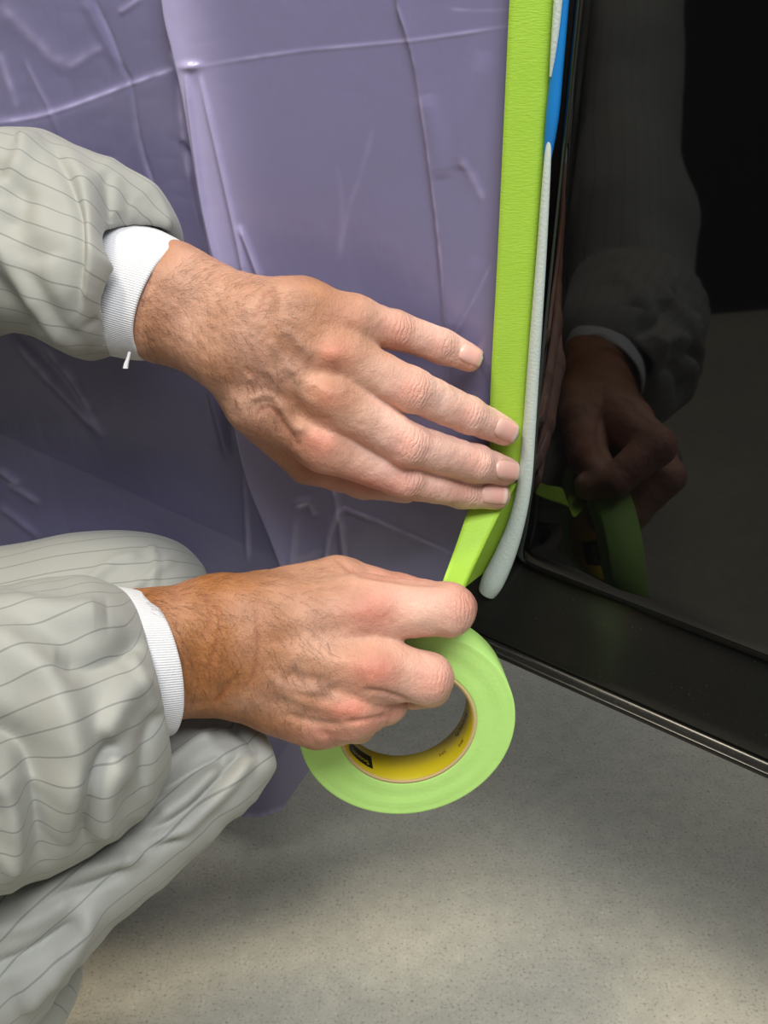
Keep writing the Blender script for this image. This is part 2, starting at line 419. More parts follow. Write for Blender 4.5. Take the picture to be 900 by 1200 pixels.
upper = np.clip((420 - fv) / 120, 0, 1)
lay_glints = np.where(sE > 0, np.exp(-(dE / 42) ** 2) * (0.55 + 0.45 * upper), 0) + 0.12 * (sE > 0)  # lighter double layer and whitened creases, with some glints painted in as colour
for pts, w, a in [([(0, 143), (60, 132), (155, 98), (206, 80)], 2.6, .8), ([(240, 76), (350, 60), (484, 47), (600, 30)], 2.0, .45), ([(225, 82), (234, 150), (247, 240), (270, 345)], 3, .9), ([(240, 84), (262, 180), (284, 280), (298, 350)], 2.6, .9),
                  ([(285, 260), (300, 300), (318, 350)], 2, .6), ([(404, 592), (412, 596), (470, 621), (530, 650)], 1.6, .9), ([(392, 560), (398, 590), (403, 620), (408, 660)], 4, .7), ([(402, 592), (390, 620), (384, 660)], 3, .6),
                  ([(20, 392), (48, 425), (75, 456), (100, 486), (124, 512)], 5, .55), ([(50, 392), (72, 420), (92, 448), (124, 512)], 5, .55), ([(486, 78), (497, 140), (508, 230), (516, 300), (522, 390)], 2.2, .7), ([(465, 0), (477, 40), (487, 78)], 2.2, .6),
                  ([(156, 100), (162, 150), (172, 195), (186, 236)], 2.5, .4), ([(112, 0), (130, 40), (144, 76)], 2.5, .3), ([(0, 5), (30, 35), (60, 62), (86, 80)], 6, .4), ([(80, 80), (100, 66), (122, 54)], 4, .5), ([(140, 15), (152, 8), (168, -4)], 4, .5), ([(0, 60), (12, 95), (24, 128)], 4, .5),
                  ([(30, 70), (48, 105), (64, 135)], 2, .35), ([(286, 555), (288, 600), (290, 660)], 2, .4), ([(0, 548), (25, 568)], 4, .5), ([(10, 565), (50, 590)], 4, .4), ([(0, 590), (50, 628)], 3, .3), ([(352, 590), (364, 586), (370, 596)], 3, .8), ([(350, 596), (346, 650)], 4, .3),
                  ([(575, 310), (556, 350), (532, 392)], 2, .3), ([(540, 185), (556, 210), (568, 236)], 4, .35), ([(528, 10), (560, 12), (598, 11)], 2, .35), ([(400, 300), (408, 250), (424, 200), (438, 150)], 3, .18), ([(395, 190), (402, 240), (398, 300)], 3, .15), ([(210, 58), (204, 64), (214, 84)], 4, .9), ([(210, 95), (214, 150), (222, 210)], 3, .6), ([(226, 165), (232, 210), (240, 260)], 5, .6), ([(245, 968), (300, 958), (372, 936)], 5, .8)]:
    pts = curve2(pts); kk = near_poly(fu, fv, pts, 4 * w); dd, _, tt = polydist(fu[kk], fv[kk], pts)
    lay_glints[kk] += a * np.exp(-(dd / w) ** 2) * np.clip(np.minimum(tt, 1 - tt) * 6 + 0.15, 0, 1) * (0.75 + 0.5 * vnoise(Pf[kk], 160))
film = mesh_obj('masking_film', Pf, grid_faces(NV, NU, True), FILM, attrs={'layers_glints': np.clip(lay_glints, 0, 1)})
tag(film, 'violet plastic masking film hung in creased folds left of the green tape', 'film')

# ------------------------------------------------------------------ strips along the door edge
def strip(name, rows, mat, nsub=3, th=0.0004, parent=None):
    """rows: list of (left point, right point) world; a ribbon with thickness"""
    L = catmull([r[0] for r in rows], 90); R = catmull([r[1] for r in rows], 90)
    w = np.linspace(0, 1, nsub + 1)[None, :, None]
    G = L[:, None] * (1 - w) + R[:, None] * w
    o = mesh_obj(name, G.reshape(-1, 3), grid_faces(90, nsub + 1, True), mat)
    m = o.modifiers.new('thickness', 'SOLIDIFY'); m.thickness = th; m.offset = 0
    return o
def dY(u, v, Y): r = raydir(u, v); return Y * 0.981 / r[..., 1]
def PY(u, v, Y): return P(u, v, dY(u, v, Y))
rows = []
for v, ul, ur, y in [(-500, 626, 686, .583), (-300, 614, 674, .583), (-130, 604, 664, .583), (0, 597, 653, .583), (150, 590, 641, .583), (300, 583, 631, .583), (450, 575, 620, .583), (520, 573, 617, .583), (575, 571, 610, .584), (610, 562, 598, .587), (650, 548, 579, .592), (690, 533, 557, .598)]:
    rows.append((PY(ul, v, y), PY(ur, v, y)))
t_o = strip('masking_tape', rows, TAPE, 6, 0.0005)
tag(t_o, 'green masking tape stuck down the door edge over the film', 'tape')
# foam bead
def bead(name, pts, r0, mat, flat=0.8):
    c = catmull([np.append(p, r) for p, r in pts], 100); cen, rad = c[:, :3], c[:, 3]
    T = unit(np.gradient(cen, axis=0)); A = unit(np.cross(T, CN)); B = np.cross(A, T)
    th = np.linspace(0, 2 * math.pi, 17)[:-1]
    G = cen[:, None] + rad[:, None, None] * (np.cos(th)[None, :, None] * A[:, None] + flat * np.sin(th)[None, :, None] * B[:, None])
    i = np.arange(99)[:, None] * 16; j = np.arange(16)[None]; jn = (j + 1) % 16
    fc = np.stack([i + j, i + jn, i + 16 + jn, i + 16 + j], -1).reshape(-1, 4)
    fc = [tuple(int(x) for x in f) for f in fc] + [tuple(range(15, -1, -1)), tuple(range(99 * 16, 100 * 16))]
    return mesh_obj(name, G.reshape(-1, 3), fc, mat)
pts = []
for u, v, y, r in [(645, 150, .5795, .0004), (641.5, 190, .579, .0019), (634.5, 300, .579, .0028), (626, 420, .579, .0036), (621, 500, .579, .0042), (616, 560, .579, .0048), (606, 610, .580, .0052), (592, 650, .583, .0066), (578, 680, .586, .0074), (571, 694, .588, .0060)]:
    pts.append((PY(u, v, y), r))
f_o = bead('foam_strip', pts, .004, FOAM); tag(f_o, 'pale grey foam bead along the lower door edge', 'foam strip')
pts = [(PY(u, v, y), r) for u, v, y, r in [(698, -500, .580, .0030), (671, -130, .580, .0030), (661, 0, .580, .0026), (653, 80, .580, .0032), (647, 140, .580, .0034), (641, 190, .581, .002)]]
u_o = bead('blue_tape_strip', pts, .004, BLUE); tag(u_o, 'blue tape on the upper door edge beside the green tape', 'tape')
u_o.name = 'blue_edge_tape'
pts = [(PY(u, v, y), r) for u, v, y, r in [(690, -500, .579, .0024), (663, -130, .579, .0024), (654, 0, .579, .0022), (649, 55, .579, .0016), (645, 90, .5795, .0006)]]
w_o = bead('foam_strip', pts, .002, FOAM); tag(w_o, 'thin pale foam sliver between green and blue tape at the top', 'foam strip')

# ------------------------------------------------------------------ implicit hands
def smin(a, b, k):
    h = np.maximum(k - np.abs(a - b), 0) / k
    return np.minimum(a, b) - h * h * k * 0.25
class Hand:
    def __init__(s, k=1.0): s.palm = []; s.fingers = []; s.kp = 0.010; s.kf = 0.0028; s.kj = 0.009; s.webk = 0.002; s.k = k
    def J(s, j): u, v, d, r = j; d = d * s.k; return P(u, v, d / 1000.0), r * d / 1000.0 / F_PX
    def cap(s, a, b): (pa, ra), (pb, rb) = s.J(a), s.J(b); return (pa, pb, ra, rb)
    @staticmethod
    def dist(p, c):
        a, b, ra, rb = c; ab = b - a
        t = np.clip(((p - a) @ ab) / (ab @ ab), 0, 1)
        q = p - a - t[:, None] * ab
        return np.sqrt((q * q).sum(1)) - (ra + (rb - ra) * t)
    def f(s, p):
        d = None
        for c in s.palm:
            e = s.dist(p, c); d = e if d is None else smin(d, e, s.kp)
        w = None
        for fg in s.fingers:
            g = None
            for c in fg['caps']:
                e = s.dist(p, c); g = e if g is None else smin(g, e, s.kf)
            w = g if w is None else smin(w, g, s.webk)
        return smin(d, w, s.kj)
    def grad(s, p, e=4e-4):
        g = np.stack([s.f(p + e * np.eye(3)[i]) - s.f(p - e * np.eye(3)[i]) for i in range(3)], 1)
        return unit(g)
    def march(s, u, v, d0):
        r = raydir(u, v); L = np.linalg.norm(r, axis=-1); t = np.full(np.shape(u), d0)
        for _ in range(60): t = t + np.minimum(s.f(CAM + t[:, None] * r), 0.02) / L * 0.9
        return CAM + t[:, None] * r
    def bounds(s):
        cs = s.palm + [c for fg in s.fingers for c in fg['caps']]
        lo = np.min([np.minimum(c[0] - c[2], c[1] - c[3]) for c in cs], 0); hi = np.max([np.maximum(c[0] + c[2], c[1] + c[3]) for c in cs], 0)
        return lo - 0.008, hi + 0.008
    def mesh(s, res):
        lo, hi = s.bounds(); f = 4; n = (np.ceil((hi - lo) / (res * f)).astype(int)) * f + 1
        ax = [lo[i] + res * np.arange(n[i]) for i in range(3)]
        cx = [a[::f] for a in ax]
        Cg = np.stack(np.meshgrid(*cx, indexing='ij'), -1); cn = Cg.shape[:3]
        cd = s.f(Cg.reshape(-1, 3)).reshape(cn)
        D = np.repeat(np.repeat(np.repeat(cd, f, 0), f, 1), f, 2)[:n[0], :n[1], :n[2]].astype(np.float32)
        near = np.abs(D) < res * f * 2.2
        idx = np.argwhere(near)
        D[near] = s.f(lo + res * idx).astype(np.float32)
        ins = D < 0
        c = [ins[i:n[0] - 1 + i, j:n[1] - 1 + j, k:n[2] - 1 + k] for i in (0, 1) for j in (0, 1) for k in (0, 1)]
        cnt = sum(x.astype(np.int8) for x in c); act = (cnt > 0) & (cnt < 8)
        ids = np.full(act.shape, -1, np.int64); ci = np.argwhere(act); ids[act] = np.arange(len(ci))
        acc = np.zeros((len(ci), 3)); num = np.zeros(len(ci))
        corners = [(i, j, k) for i in (0, 1) for j in (0, 1) for k in (0, 1)]
        for A in corners:
            for axn in range(3):
                if A[axn]: continue
                B = list(A); B[axn] = 1
                da = D[ci[:, 0] + A[0], ci[:, 1] + A[1], ci[:, 2] + A[2]]; db = D[ci[:, 0] + B[0], ci[:, 1] + B[1], ci[:, 2] + B[2]]
                m = (da < 0) != (db < 0); t = np.where(m, da / np.where(da == db, 1, da - db), 0)
                pnt = np.array(A)[None] + t[:, None] * (np.array(B) - np.array(A))[None]
                acc += np.where(m[:, None], pnt, 0); num += m
        V = lo + res * (ci + acc / num[:, None])
        faces = []
        for axn in range(3):
            o1, o2 = [(1, 2), (2, 0), (0, 1)][axn]
            sl0 = [slice(None)] * 3; sl1 = [slice(None)] * 3
            sl0[axn] = slice(0, -1); sl1[axn] = slice(1, None)
            ch = ins[tuple(sl0)] != ins[tuple(sl1)]
            e = np.argwhere(ch); e = e[(e[:, o1] > 0) & (e[:, o2] > 0) & (e[:, o1] < act.shape[o1]) & (e[:, o2] < act.shape[o2])]
            inside0 = ins[e[:, 0], e[:, 1], e[:, 2]]
            def cell(a, b):
                q = e.copy(); q[:, o1] -= a; q[:, o2] -= b; return ids[q[:, 0], q[:, 1], q[:, 2]]
            Q = np.stack([cell(1, 1), cell(0, 1), cell(0, 0), cell(1, 0)], 1)
            Q[~inside0] = Q[~inside0][:, ::-1]
            faces.append(Q)
        Fc = np.concatenate(faces); Fc = Fc[(Fc >= 0).all(1)]
        for _ in range(2): V = V - s.f(V)[:, None] * s.grad(V)
        return V, Fc

def build_hand(name, H, parent, tanfun, reds, folds, veins, creases, joints, res=0.0009):
    V, Fc = H.mesh(res)
    N = H.grad(V); u, v, d = proj(V); front = np.clip((N * unit(CAM - V)).sum(1) * 2.0, 0, 1)
    disp = relief(u, v, folds) * front
    vein = np.zeros(len(V))
    for pts, w, hh in veins:
        pts = curve2(pts); w = w * 1.35
        dd, _, t = polydist(u, v, pts); g = np.exp(-(dd / w) ** 2) * np.clip(np.minimum(t, 1 - t) * 6 + .2, 0, 1) * front
        disp += 0.8 * hh * 1e-3 * g; vein = np.maximum(vein, g)
    cr = np.zeros(len(V))
    for pts, w, hh in creases:
        pts = curve2(pts)
        dd, _, t = polydist(u, v, pts); g = np.exp(-(dd / w) ** 2) * np.clip(np.minimum(t, 1 - t) * 5 + .1, 0, 1) * front
        disp -= hh * 1e-3 * g; cr = np.maximum(cr, g)
    disp += 0.00035 * vnoise(V, 120) + 0.0002 * vnoise(V, 260, 5.0)
    ws = np.zeros(len(V)); wm = np.zeros(len(V))
    for (a, b, c, stg) in joints:                     # previous joint, joint, next joint (pixel + depth + radius)
        (pa, _), (pb, rb_), (pc, _) = H.J(a), H.J(b), H.J(c)
        ax = unit(unit(pb - pa) + unit(pc - pb)); q = V - pb; sgn = q @ ax; lat = np.linalg.norm(q - sgn[:, None] * ax, axis=1)
        side = unit(np.cross(ax, CAM - pb)); y = q @ side
        m = stg * np.exp(-(sgn / (0.62 * rb_)) ** 2) * np.exp(-(y / (0.85 * rb_)) ** 4) * (lat < 2.2 * rb_) * front
        s_mm = (sgn + 0.9 * y * y / rb_ * np.sign(sgn) * 0.25) * 1000
        ws = np.where(m > wm, s_mm, ws); wm = np.maximum(wm, m)
        disp += 0.0002 * m
    V = V + disp[:, None] * N
    red = np.zeros(len(V))
    for (x, y, rx, ry, a) in reds: red = np.maximum(red, a * np.exp(-((u - x) / rx) ** 2 - ((v - y) / ry) ** 2))
    o = mesh_obj(name, V, Fc, SKIN, attrs={'tan': np.clip(tanfun(u, v) + 0.15 * vnoise(V, 60), 0, 1), 'red': red, 'vein': vein, 'crease': cr, 'ws': ws, 'wm': wm})
    attach(o, parent)
    return o
def add_nail(H, hand, u, v, ang, L, W, d0):
    """nail plate resting on the finger tip; ang = direction of the finger in the picture, L and W in pixels"""
    n = 13; a = np.linspace(-1, 1, n); A, B = np.meshgrid(a, a, indexing='ij')
    cutw = np.sqrt(np.clip(1 - 0.42 * np.abs(A) ** 3, 0, 1))
    x = A * L / 2 * np.sqrt(1 - 0.22 * B ** 2); y = B * W / 2 * cutw
    ca, sa = math.cos(ang), math.sin(ang)
    pu = u + x * ca - y * sa; pv = v + x * sa + y * ca
    p = H.march(pu.ravel(), pv.ravel(), d0); nn = H.grad(p)
    lift = (0.0009 - 0.0013 * np.maximum(np.abs(A), np.abs(B)).ravel() ** 4 + 0.0004 * (A.ravel() > 0.9))
    p = p + lift[:, None] * nn
    o = mesh_obj('fingernail', p, grid_faces(n, n, False), NAIL, attrs={'tip': (A.ravel() + 1) / 2})
    m = o.modifiers.new('thickness', 'SOLIDIFY'); m.thickness = 0.0006; m.offset = 0
    o.parent = hand
    return o
def add_hair(H, hand, n, sampler, d0, flow, seed, rad=0.00007):
    rg = np.random.default_rng(seed)
    uv = sampler(rg, n); p = H.march(uv[:, 0], uv[:, 1], d0); N = H.grad(p)
    ok = np.abs(H.f(p)) < 0.001; p, N, uv = p[ok], N[ok], uv[ok]; n = len(p)
    ang = flow(uv[:, 0], uv[:, 1]) + rg.normal(0, 0.35, n)
    D = np.cos(ang)[:, None] * RGT - np.sin(ang)[:, None] * UPV
    D = unit(D - (D * N).sum(1)[:, None] * N); Sd = np.cross(N, D)
    L = rg.uniform(0.005, 0.013, n); curl = rg.normal(0, 0.35, n); k = 5
    rows = []
    pos = p + 0.0001 * N; dirv = unit(D + 0.55 * N)
    for i in range(k):
        rows.append(pos.copy())
        pos = pos + dirv * (L / (k - 1))[:, None]
        dirv = unit(dirv - 0.28 * N + (curl / k)[:, None] * Sd)
        dv = H.f(pos); pos = pos + np.maximum(0.0003 - dv, 0)[:, None] * N
    R = np.stack(rows, 1)
    w = rad * np.linspace(1.0, 0.25, k)[None, :, None]
    offs = [Sd, unit(-0.5 * Sd + 0.87 * N), unit(-0.5 * Sd - 0.87 * N)]
    Vt = np.stack([R + w * o_[:, None] for o_ in offs], 2)                 # n, k, 3, 3
    base = np.arange(n)[:, None, None] * (k * 3); i = np.arange(k - 1)[None, :, None] * 3; j = np.arange(3)[None, None, :]; jn = (j + 1) % 3
    fc = np.stack(np.broadcast_arrays(base + i + j, base + i + jn, base + i + 3 + jn, base + i + 3 + j), -1).reshape(-1, 4)
    o = mesh_obj('arm_hair', Vt.reshape(-1, 3), fc, HAIR); o['kind'] = 'stuff'
    o.parent = hand
    return o

person = empty('person', P(-60, 760, 0.62) * np.array([1, 1, 0]), 'person in a grey striped coverall kneeling, both hands working the green tape', 'person')

# ---- left hand: flat on the film, finger tips on the tape
LH = Hand(0.981); c = LH.cap
PK = [(413, 376, 590, 27), (464, 387, 598, 22.5), (516, 405, 609, 20.5), (549, 419, 616, 16.5)]
RG = [(398, 417, 586, 30), (482, 457, 595, 26), (548, 486, 619, 22), (591, 505, 636, 17)]
MD = [(392, 467, 588, 31), (478, 521, 603, 26), (556, 543, 631, 22.5), (592, 552, 647, 17)]
IX = [(381, 521, 600, 30), (474, 561, 617, 23.5), (540, 575, 643, 20.5), (581, 580, 655, 17)]
TH = [(300, 478, 612, 34), (362, 540, 632, 27), (424, 563, 648, 21), (476, 573, 656, 17)]
for J in (PK, RG, MD, IX, TH): LH.fingers.append({'caps': [c(J[i], J[i + 1]) for i in range(3)], 'J': J})
LH.palm = [c((60, 285, 622, 56), (204, 337, 594, 48)), c((204, 337, 594, 48), (303, 376, 582, 46)),
           c((45, 320, 626, 56), (182, 370, 598, 48)), c((182, 370, 598, 48), (268, 410, 586, 46)),
           c((303, 376, 582, 44), (352, 369, 586, 40)), c((352, 369, 586, 40), (411, 378, 591, 29)),
           c((300, 385, 580, 42), (398, 417, 587, 30)), c((285, 405, 582, 42), (392, 467, 590, 30)),
           c((268, 415, 586, 40), (300, 470, 594, 34)), c((300, 470, 594, 34), (380, 520, 601, 29)),
           c((345, 410, 604, 34), (380, 480, 612, 30))]
def tanL(u, v): return np.clip((505 - (u + 0.35 * (v - 420))) / 110, 0, 1) * 0.68 + 0.02
jl = []
for J in (PK, RG, MD, IX): jl += [(J[0], J[1], J[2], 1.0), (J[1], J[2], J[3], 0.8)]
redsL = [(J[1][0], J[1][1], 22, 20, 0.42) for J in (PK, RG, MD, IX)] + [(J[2][0], J[2][1], 20, 16, 0.35) for J in (PK, RG, MD, IX)] + [(J[3][0] + 6, J[3][1], 22, 16, 0.5) for J in (PK, RG, MD, IX)] + [
    (392, 415, 24, 20, 0.42), (385, 465, 22, 18, 0.3), (376, 520, 24, 18, 0.55), (440, 570, 60, 16, 0.5), (405, 372, 26, 20, 0.2)]
foldsL = [('r', [(322, 332), (330, 350), (325, 372)], 9, -1.6), ('r', [(345, 400), (370, 412), (398, 416)], 9, 1.0), ('r', [(330, 425), (360, 446), (392, 464)], 8, 1.0),
          ('r', [(318, 470), (345, 495), (378, 518)], 10, 1.4), ('r', [(350, 440), (380, 436), (402, 440)], 9, -1.2), ('r', [(340, 480), (365, 492), (390, 496)], 9, -1.2),
          ('b', (397, 416), (17, 14), 1.0), ('b', (389, 467), (16, 14), 0.9), ('b', (377, 521), (18, 14), 1.4), ('b', (412, 374), (17, 13), 0.8)]
veinsL = [([(290, 470), (312, 462), (330, 478), (345, 500), (362, 502)], 4.0, 1.3), ([(300, 430), (320, 440), (322, 462), (340, 480)], 4.0, 1.2),
          ([(330, 385), (350, 402), (365, 420)], 4.5, 1.1), ([(292, 440), (300, 452), (300, 470)], 4.5, 1.3), ([(312, 400), (335, 425), (345, 440)], 4, 0.8),
          ([(345, 440), (352, 462), (372, 476)], 4, 0.8)]
creasesL = [([(312, 338), (306, 360), (296, 376)], 3, 0.25), ([(296, 488), (318, 478), (340, 506), (352, 524)], 3.5, 0.7),
            ([(285, 430), (300, 445), (296, 465)], 3, 0.5)]
lh = build_hand('hand', LH, person, tanL, redsL, foldsL, veinsL, creasesL, jl)
lh['label'] = 'upper hand lying flat with finger tips on the green tape'
for (u, v, a, L, W, d0) in [(553, 416, 0.40, 30, 23, .59), (594, 504, 0.42, 29, 25, .60), (596, 551, 0.10, 29, 25, .61), (580, 580, 0.10, 32, 24, .62)]:
    add_nail(LH, lh, u, v, a, L, W, d0)
def sampL(rg, n):
    t = rg.random(n) ** 1.2; w = rg.uniform(-1, 1, n)
    u0 = 165 + t * 185; lo = np.interp(u0, [165, 250, 290, 350], [420, 450, 492, 540]); hi = np.interp(u0, [165, 222, 320, 350], [352, 296, 335, 345])
    return np.stack([u0, (lo + hi) / 2 + w * (lo - hi) / 2 * 0.98], 1)
add_hair(LH, lh, 1100, sampL, 0.50, lambda u, v: 0.55 + 1.0 * np.clip((v - 400) / 90, -0.8, 1), 3, 0.000045)

# ---- right hand: holds the roll, pinching the tape
RH = Hand(); c = RH.cap
IX = [(428, 714, 558, 38), (526, 714, 556, 31), (534, 712, 590, 24), (512, 706, 606, 20)]
MD = [(438, 783, 552, 37), (501, 795, 556, 30), (503, 804, 588, 24), (486, 812, 604, 20)]
RG = [(410, 832, 556, 34), (452, 823, 568, 25), (452, 828, 594, 21), (440, 830, 606, 18)]
PK = [(372, 843, 562, 31), (418, 848, 574, 22), (424, 846, 594, 19), (416, 842, 606, 16)]
TH = [(310, 716, 570, 48), (396, 690, 582, 38), (468, 702, 594, 29), (514, 706, 594, 24)]
for J in (IX, MD, RG, PK, TH): RH.fingers.append({'caps': [c(J[i], J[i + 1]) for i in range(3)], 'J': J})
RH.palm = [c((60, 770, 520, 58), (165, 755, 540, 60)), c((165, 755, 540, 60), (262, 733, 552, 58)),
           c((60, 800, 524, 62), (160, 790, 544, 58)), c((160, 790, 544, 58), (262, 780, 556, 56)),
           c((262, 735, 552, 58), (426, 714, 559, 38)), c((262, 752, 552, 55), (436, 783, 554, 37)),
           c((262, 772, 556, 52), (408, 830, 558, 34)), c((262, 788, 560, 46), (330, 822, 562, 36)), c((330, 822, 562, 36), (371, 842, 563, 31)),
           c((330, 770, 570, 52), (420, 790, 574, 40))]
def tanR(u, v): return np.clip((500 - u + 0.1 * (v - 760)) / 245, 0, 1) * 0.70 + 0.30
redsR = [(436, 716, 34, 26, 0.62), (440, 786, 30, 22, 0.68), (408, 832, 28, 16, 0.68), (545, 705, 26, 26, 0.45), (508, 797, 30, 24, 0.4), (385, 860, 50, 12, 0.4), (490, 672, 60, 10, 0.5), (455, 835, 24, 16, 0.45), (430, 850, 24, 14, 0.45)]
jr = [(IX[0], (540, 716, 552, 28), (556, 716, 556, 20), 0.8), (MD[0], (512, 800, 550, 24), (528, 802, 556, 20), 0.7)]
foldsR = [('r', [(300, 735), (360, 722), (425, 715)], 12, 0.8), ('r', [(320, 758), (380, 772), (436, 784)], 10, 1.0), ('r', [(318, 800), (350, 818), (408, 834)], 9, 1.8),
          ('r', [(330, 788), (370, 800), (400, 812)], 9, -1.4), ('r', [(360, 742), (400, 748), (440, 752)], 12, -1.2), ('b', (435, 715), (26, 20), 1.5), ('b', (440, 785), (22, 17), 1.8),
          ('b', (408, 832), (20, 12), 1.6), ('r', [(330, 836), (365, 846), (400, 850)], 5, -1.2), ('r', [(366, 856), (400, 862), (425, 860)], 6, -0.6),
          ('r', [(220, 760), (228, 800), (222, 830)], 14, -1.0)]
veinsR = [([(310, 790), (330, 800), (352, 806), (372, 806), (395, 800)], 4.5, 1.3), ([(352, 806), (380, 812), (400, 822)], 4, 1.0), ([(340, 770), (352, 790), (356, 804)], 4, 0.9)]
creasesR = [([(252, 698), (258, 730), (250, 770), (240, 792)], 2.6, 0.8), ([(300, 712), (303, 750), (298, 790), (290, 806)], 2.4, 0.6), ([(240, 690), (246, 720), (240, 750)], 2.4, 0.5),
            ([(272, 796), (262, 812), (250, 826)], 3.0, 0.9), ([(390, 652), (420, 672), (470, 681), (528, 686)], 3, 1.0), ([(424, 808), (450, 811), (474, 820), (486, 828)], 3.2, 1.3), ([(404, 846), (430, 843), (456, 838)], 3.2, 1.3)]
rh = build_hand('hand', RH, person, tanR, redsR, foldsR, veinsR, creasesR, jr)
rh['label'] = 'lower hand gripping the tape roll with bent fingers'
def sampR(rg, n):
    t = rg.random(n) ** 1.7; w = rg.uniform(-1, 1, n)
    u0 = 165 + t * 225; lo = np.interp(u0, [165, 205, 242, 283, 349, 390], [800, 842, 833, 840, 866, 870]); hi = np.interp(u0, [165, 242, 303, 390], [695, 676, 660, 655])
    return np.stack([u0, (lo + hi) / 2 + w * (lo - hi) / 2 * 0.99], 1)
add_hair(RH, rh, 1250, sampR, 0.46, lambda u, v: 0.75 + 0.9 * np.clip((v - 740) / 90, -1.4, 0.6), 5, 0.00005)

# ------------------------------------------------------------------ clothing tubes
def tube(name, rings, nt, nth, mat, parent, folds=(), noise=(), stripe_r=None, stripe_off=0.0, thick=0.0012, wob=0.0, phase=0.0, straight=True, crease=0.0):
    """rings: (top u, top v, bottom u, bottom v, depth top mm, depth bottom mm, half depth mm, bow mm)"""
    rows = []
    for r in rings:
        a = P(r[0], r[1], r[4] / 1000); b = P(r[2], r[3], r[5] / 1000)
        rows.append(np.concatenate([a, b, [r[6] / 1000, r[7] / 1000, (r[8] if len(r) > 8 else 0) / 1000]]))
    K = catmull(rows, nt)
    A, B, hd, bow, bow2 = K[:, :3], K[:, 3:6], K[:, 6], K[:, 7], K[:, 8]
    Cc = (A + B) / 2; Sv = (A - B) / 2; T = unit(unit(np.gradient(Cc, axis=0)) * 0.0 + unit(Cc[-1] - Cc[0])[None]) if straight else unit(np.gradient(Cc, axis=0))
    Dv = unit(np.cross(T, Sv)); sg = np.sign((Dv * (CAM - Cc)).sum(1)); Dv = Dv * sg[:, None]
    th = np.linspace(-math.pi / 2, 1.5 * math.pi, nth)
    G = Cc[:, None] + np.cos(th)[None, :, None] * Sv[:, None] + (np.sin(th)[None] * hd[:, None])[..., None] * Dv[:, None] \
        + (np.maximum(np.sin(th), 0)[None] * (bow[:, None] + 2 * bow2[:, None] * np.maximum(np.cos(th), 0)[None]))[..., None] * T[:, None]
    N = unit(np.cos(th)[None, :, None] * unit(Sv)[:, None] + np.sin(th)[None, :, None] * Dv[:, None])
    Vf = G.reshape(-1, 3); Nf = N.reshape(-1, 3); u, v, d = proj(Vf)
    front = np.clip((Nf * unit(CAM - Vf)).sum(1) * 1.6 + 0.2, 0, 1)
    disp = relief(u, v, folds) * front
    for amp, sc, off in noise: disp += amp * 1e-3 * vnoise(Vf, sc, off)
    if crease:
        q = np.stack([u / 55.0 + v / 90.0, v / 34.0 - u / 60.0, d * 3.0], 1)
        disp += crease * 1e-3 * (0.55 - 1.6 * np.abs(vnoise(q, 1.0, 11.0)) ** 1.2)
    disp = disp.reshape(nt, nth); disp[:, -1] = disp[:, 0]; disp = disp.ravel()
    Vf = Vf + disp[:, None] * Nf
    R = stripe_r or float(np.mean(np.linalg.norm(Sv, axis=1)))
    Sl = np.linalg.norm(Sv, axis=1) if stripe_r is None else np.full(nt, stripe_r)
    st = (th[None] - math.pi / 2) * Sl[:, None] * 1000 + 500 + stripe_off + wob * np.sin(np.linspace(0, 7, nt))[:, None] + phase * np.linspace(0, 1, nt)[:, None]
    st = st + 1.2 * vnoise(G.reshape(-1, 3), 22, 8.0).reshape(nt, nth)
    o = mesh_obj(name, Vf, grid_faces(nt, nth, bool(np.median(sg) > 0)), mat, attrs={'stripe': st.ravel()})
    m = o.modifiers.new('thickness', 'SOLIDIFY'); m.thickness = thick; m.offset = 0
    attach(o, parent); return o

# left cuff and sleeve
tube('knit_cuff', [(60, 225, 60, 395, 607, 607, 29, 2), (110, 240, 98, 408, 599, 599, 29, 1), (150, 255, 124, 414, 593, 593, 28, 0), (190, 273, 146, 418, 588, 588, 28, 0), (221, 290, 165, 419, 584, 584, 28, 0), (224, 293, 168, 418, 583.5, 583.5, 26.5, 0)], 60, 140, KNIT, person,
     noise=[(0.6, 60, 0)], thick=0.0014)
thr = catmull([np.append(P(u_, v_, 0.572), r_) for u_, v_, r_ in [(152, 412, .0009), (150, 420, .0010), (148, 426, .0013), (147, 432, .0014)]], 14)
tg = np.linspace(0, 2 * math.pi, 9)[:-1]
Gt = thr[:, None, :3] + thr[:, None, 3:4] * (np.cos(tg)[None, :, None] * RGT + np.sin(tg)[None, :, None] * FWD)
it = np.arange(13)[:, None] * 8; jt = np.arange(8)[None]
ft = np.stack([it + jt, it + (jt + 1) % 8, it + 8 + (jt + 1) % 8, it + 8 + jt], -1).reshape(-1, 4)
to = mesh_obj('loose_thread', Gt.reshape(-1, 3), [tuple(int(x) for x in f) for f in ft] + [tuple(range(8)), tuple(range(111, 103, -1))], KNIT, attrs={'stripe': np.zeros(112)}); attach(to, person)
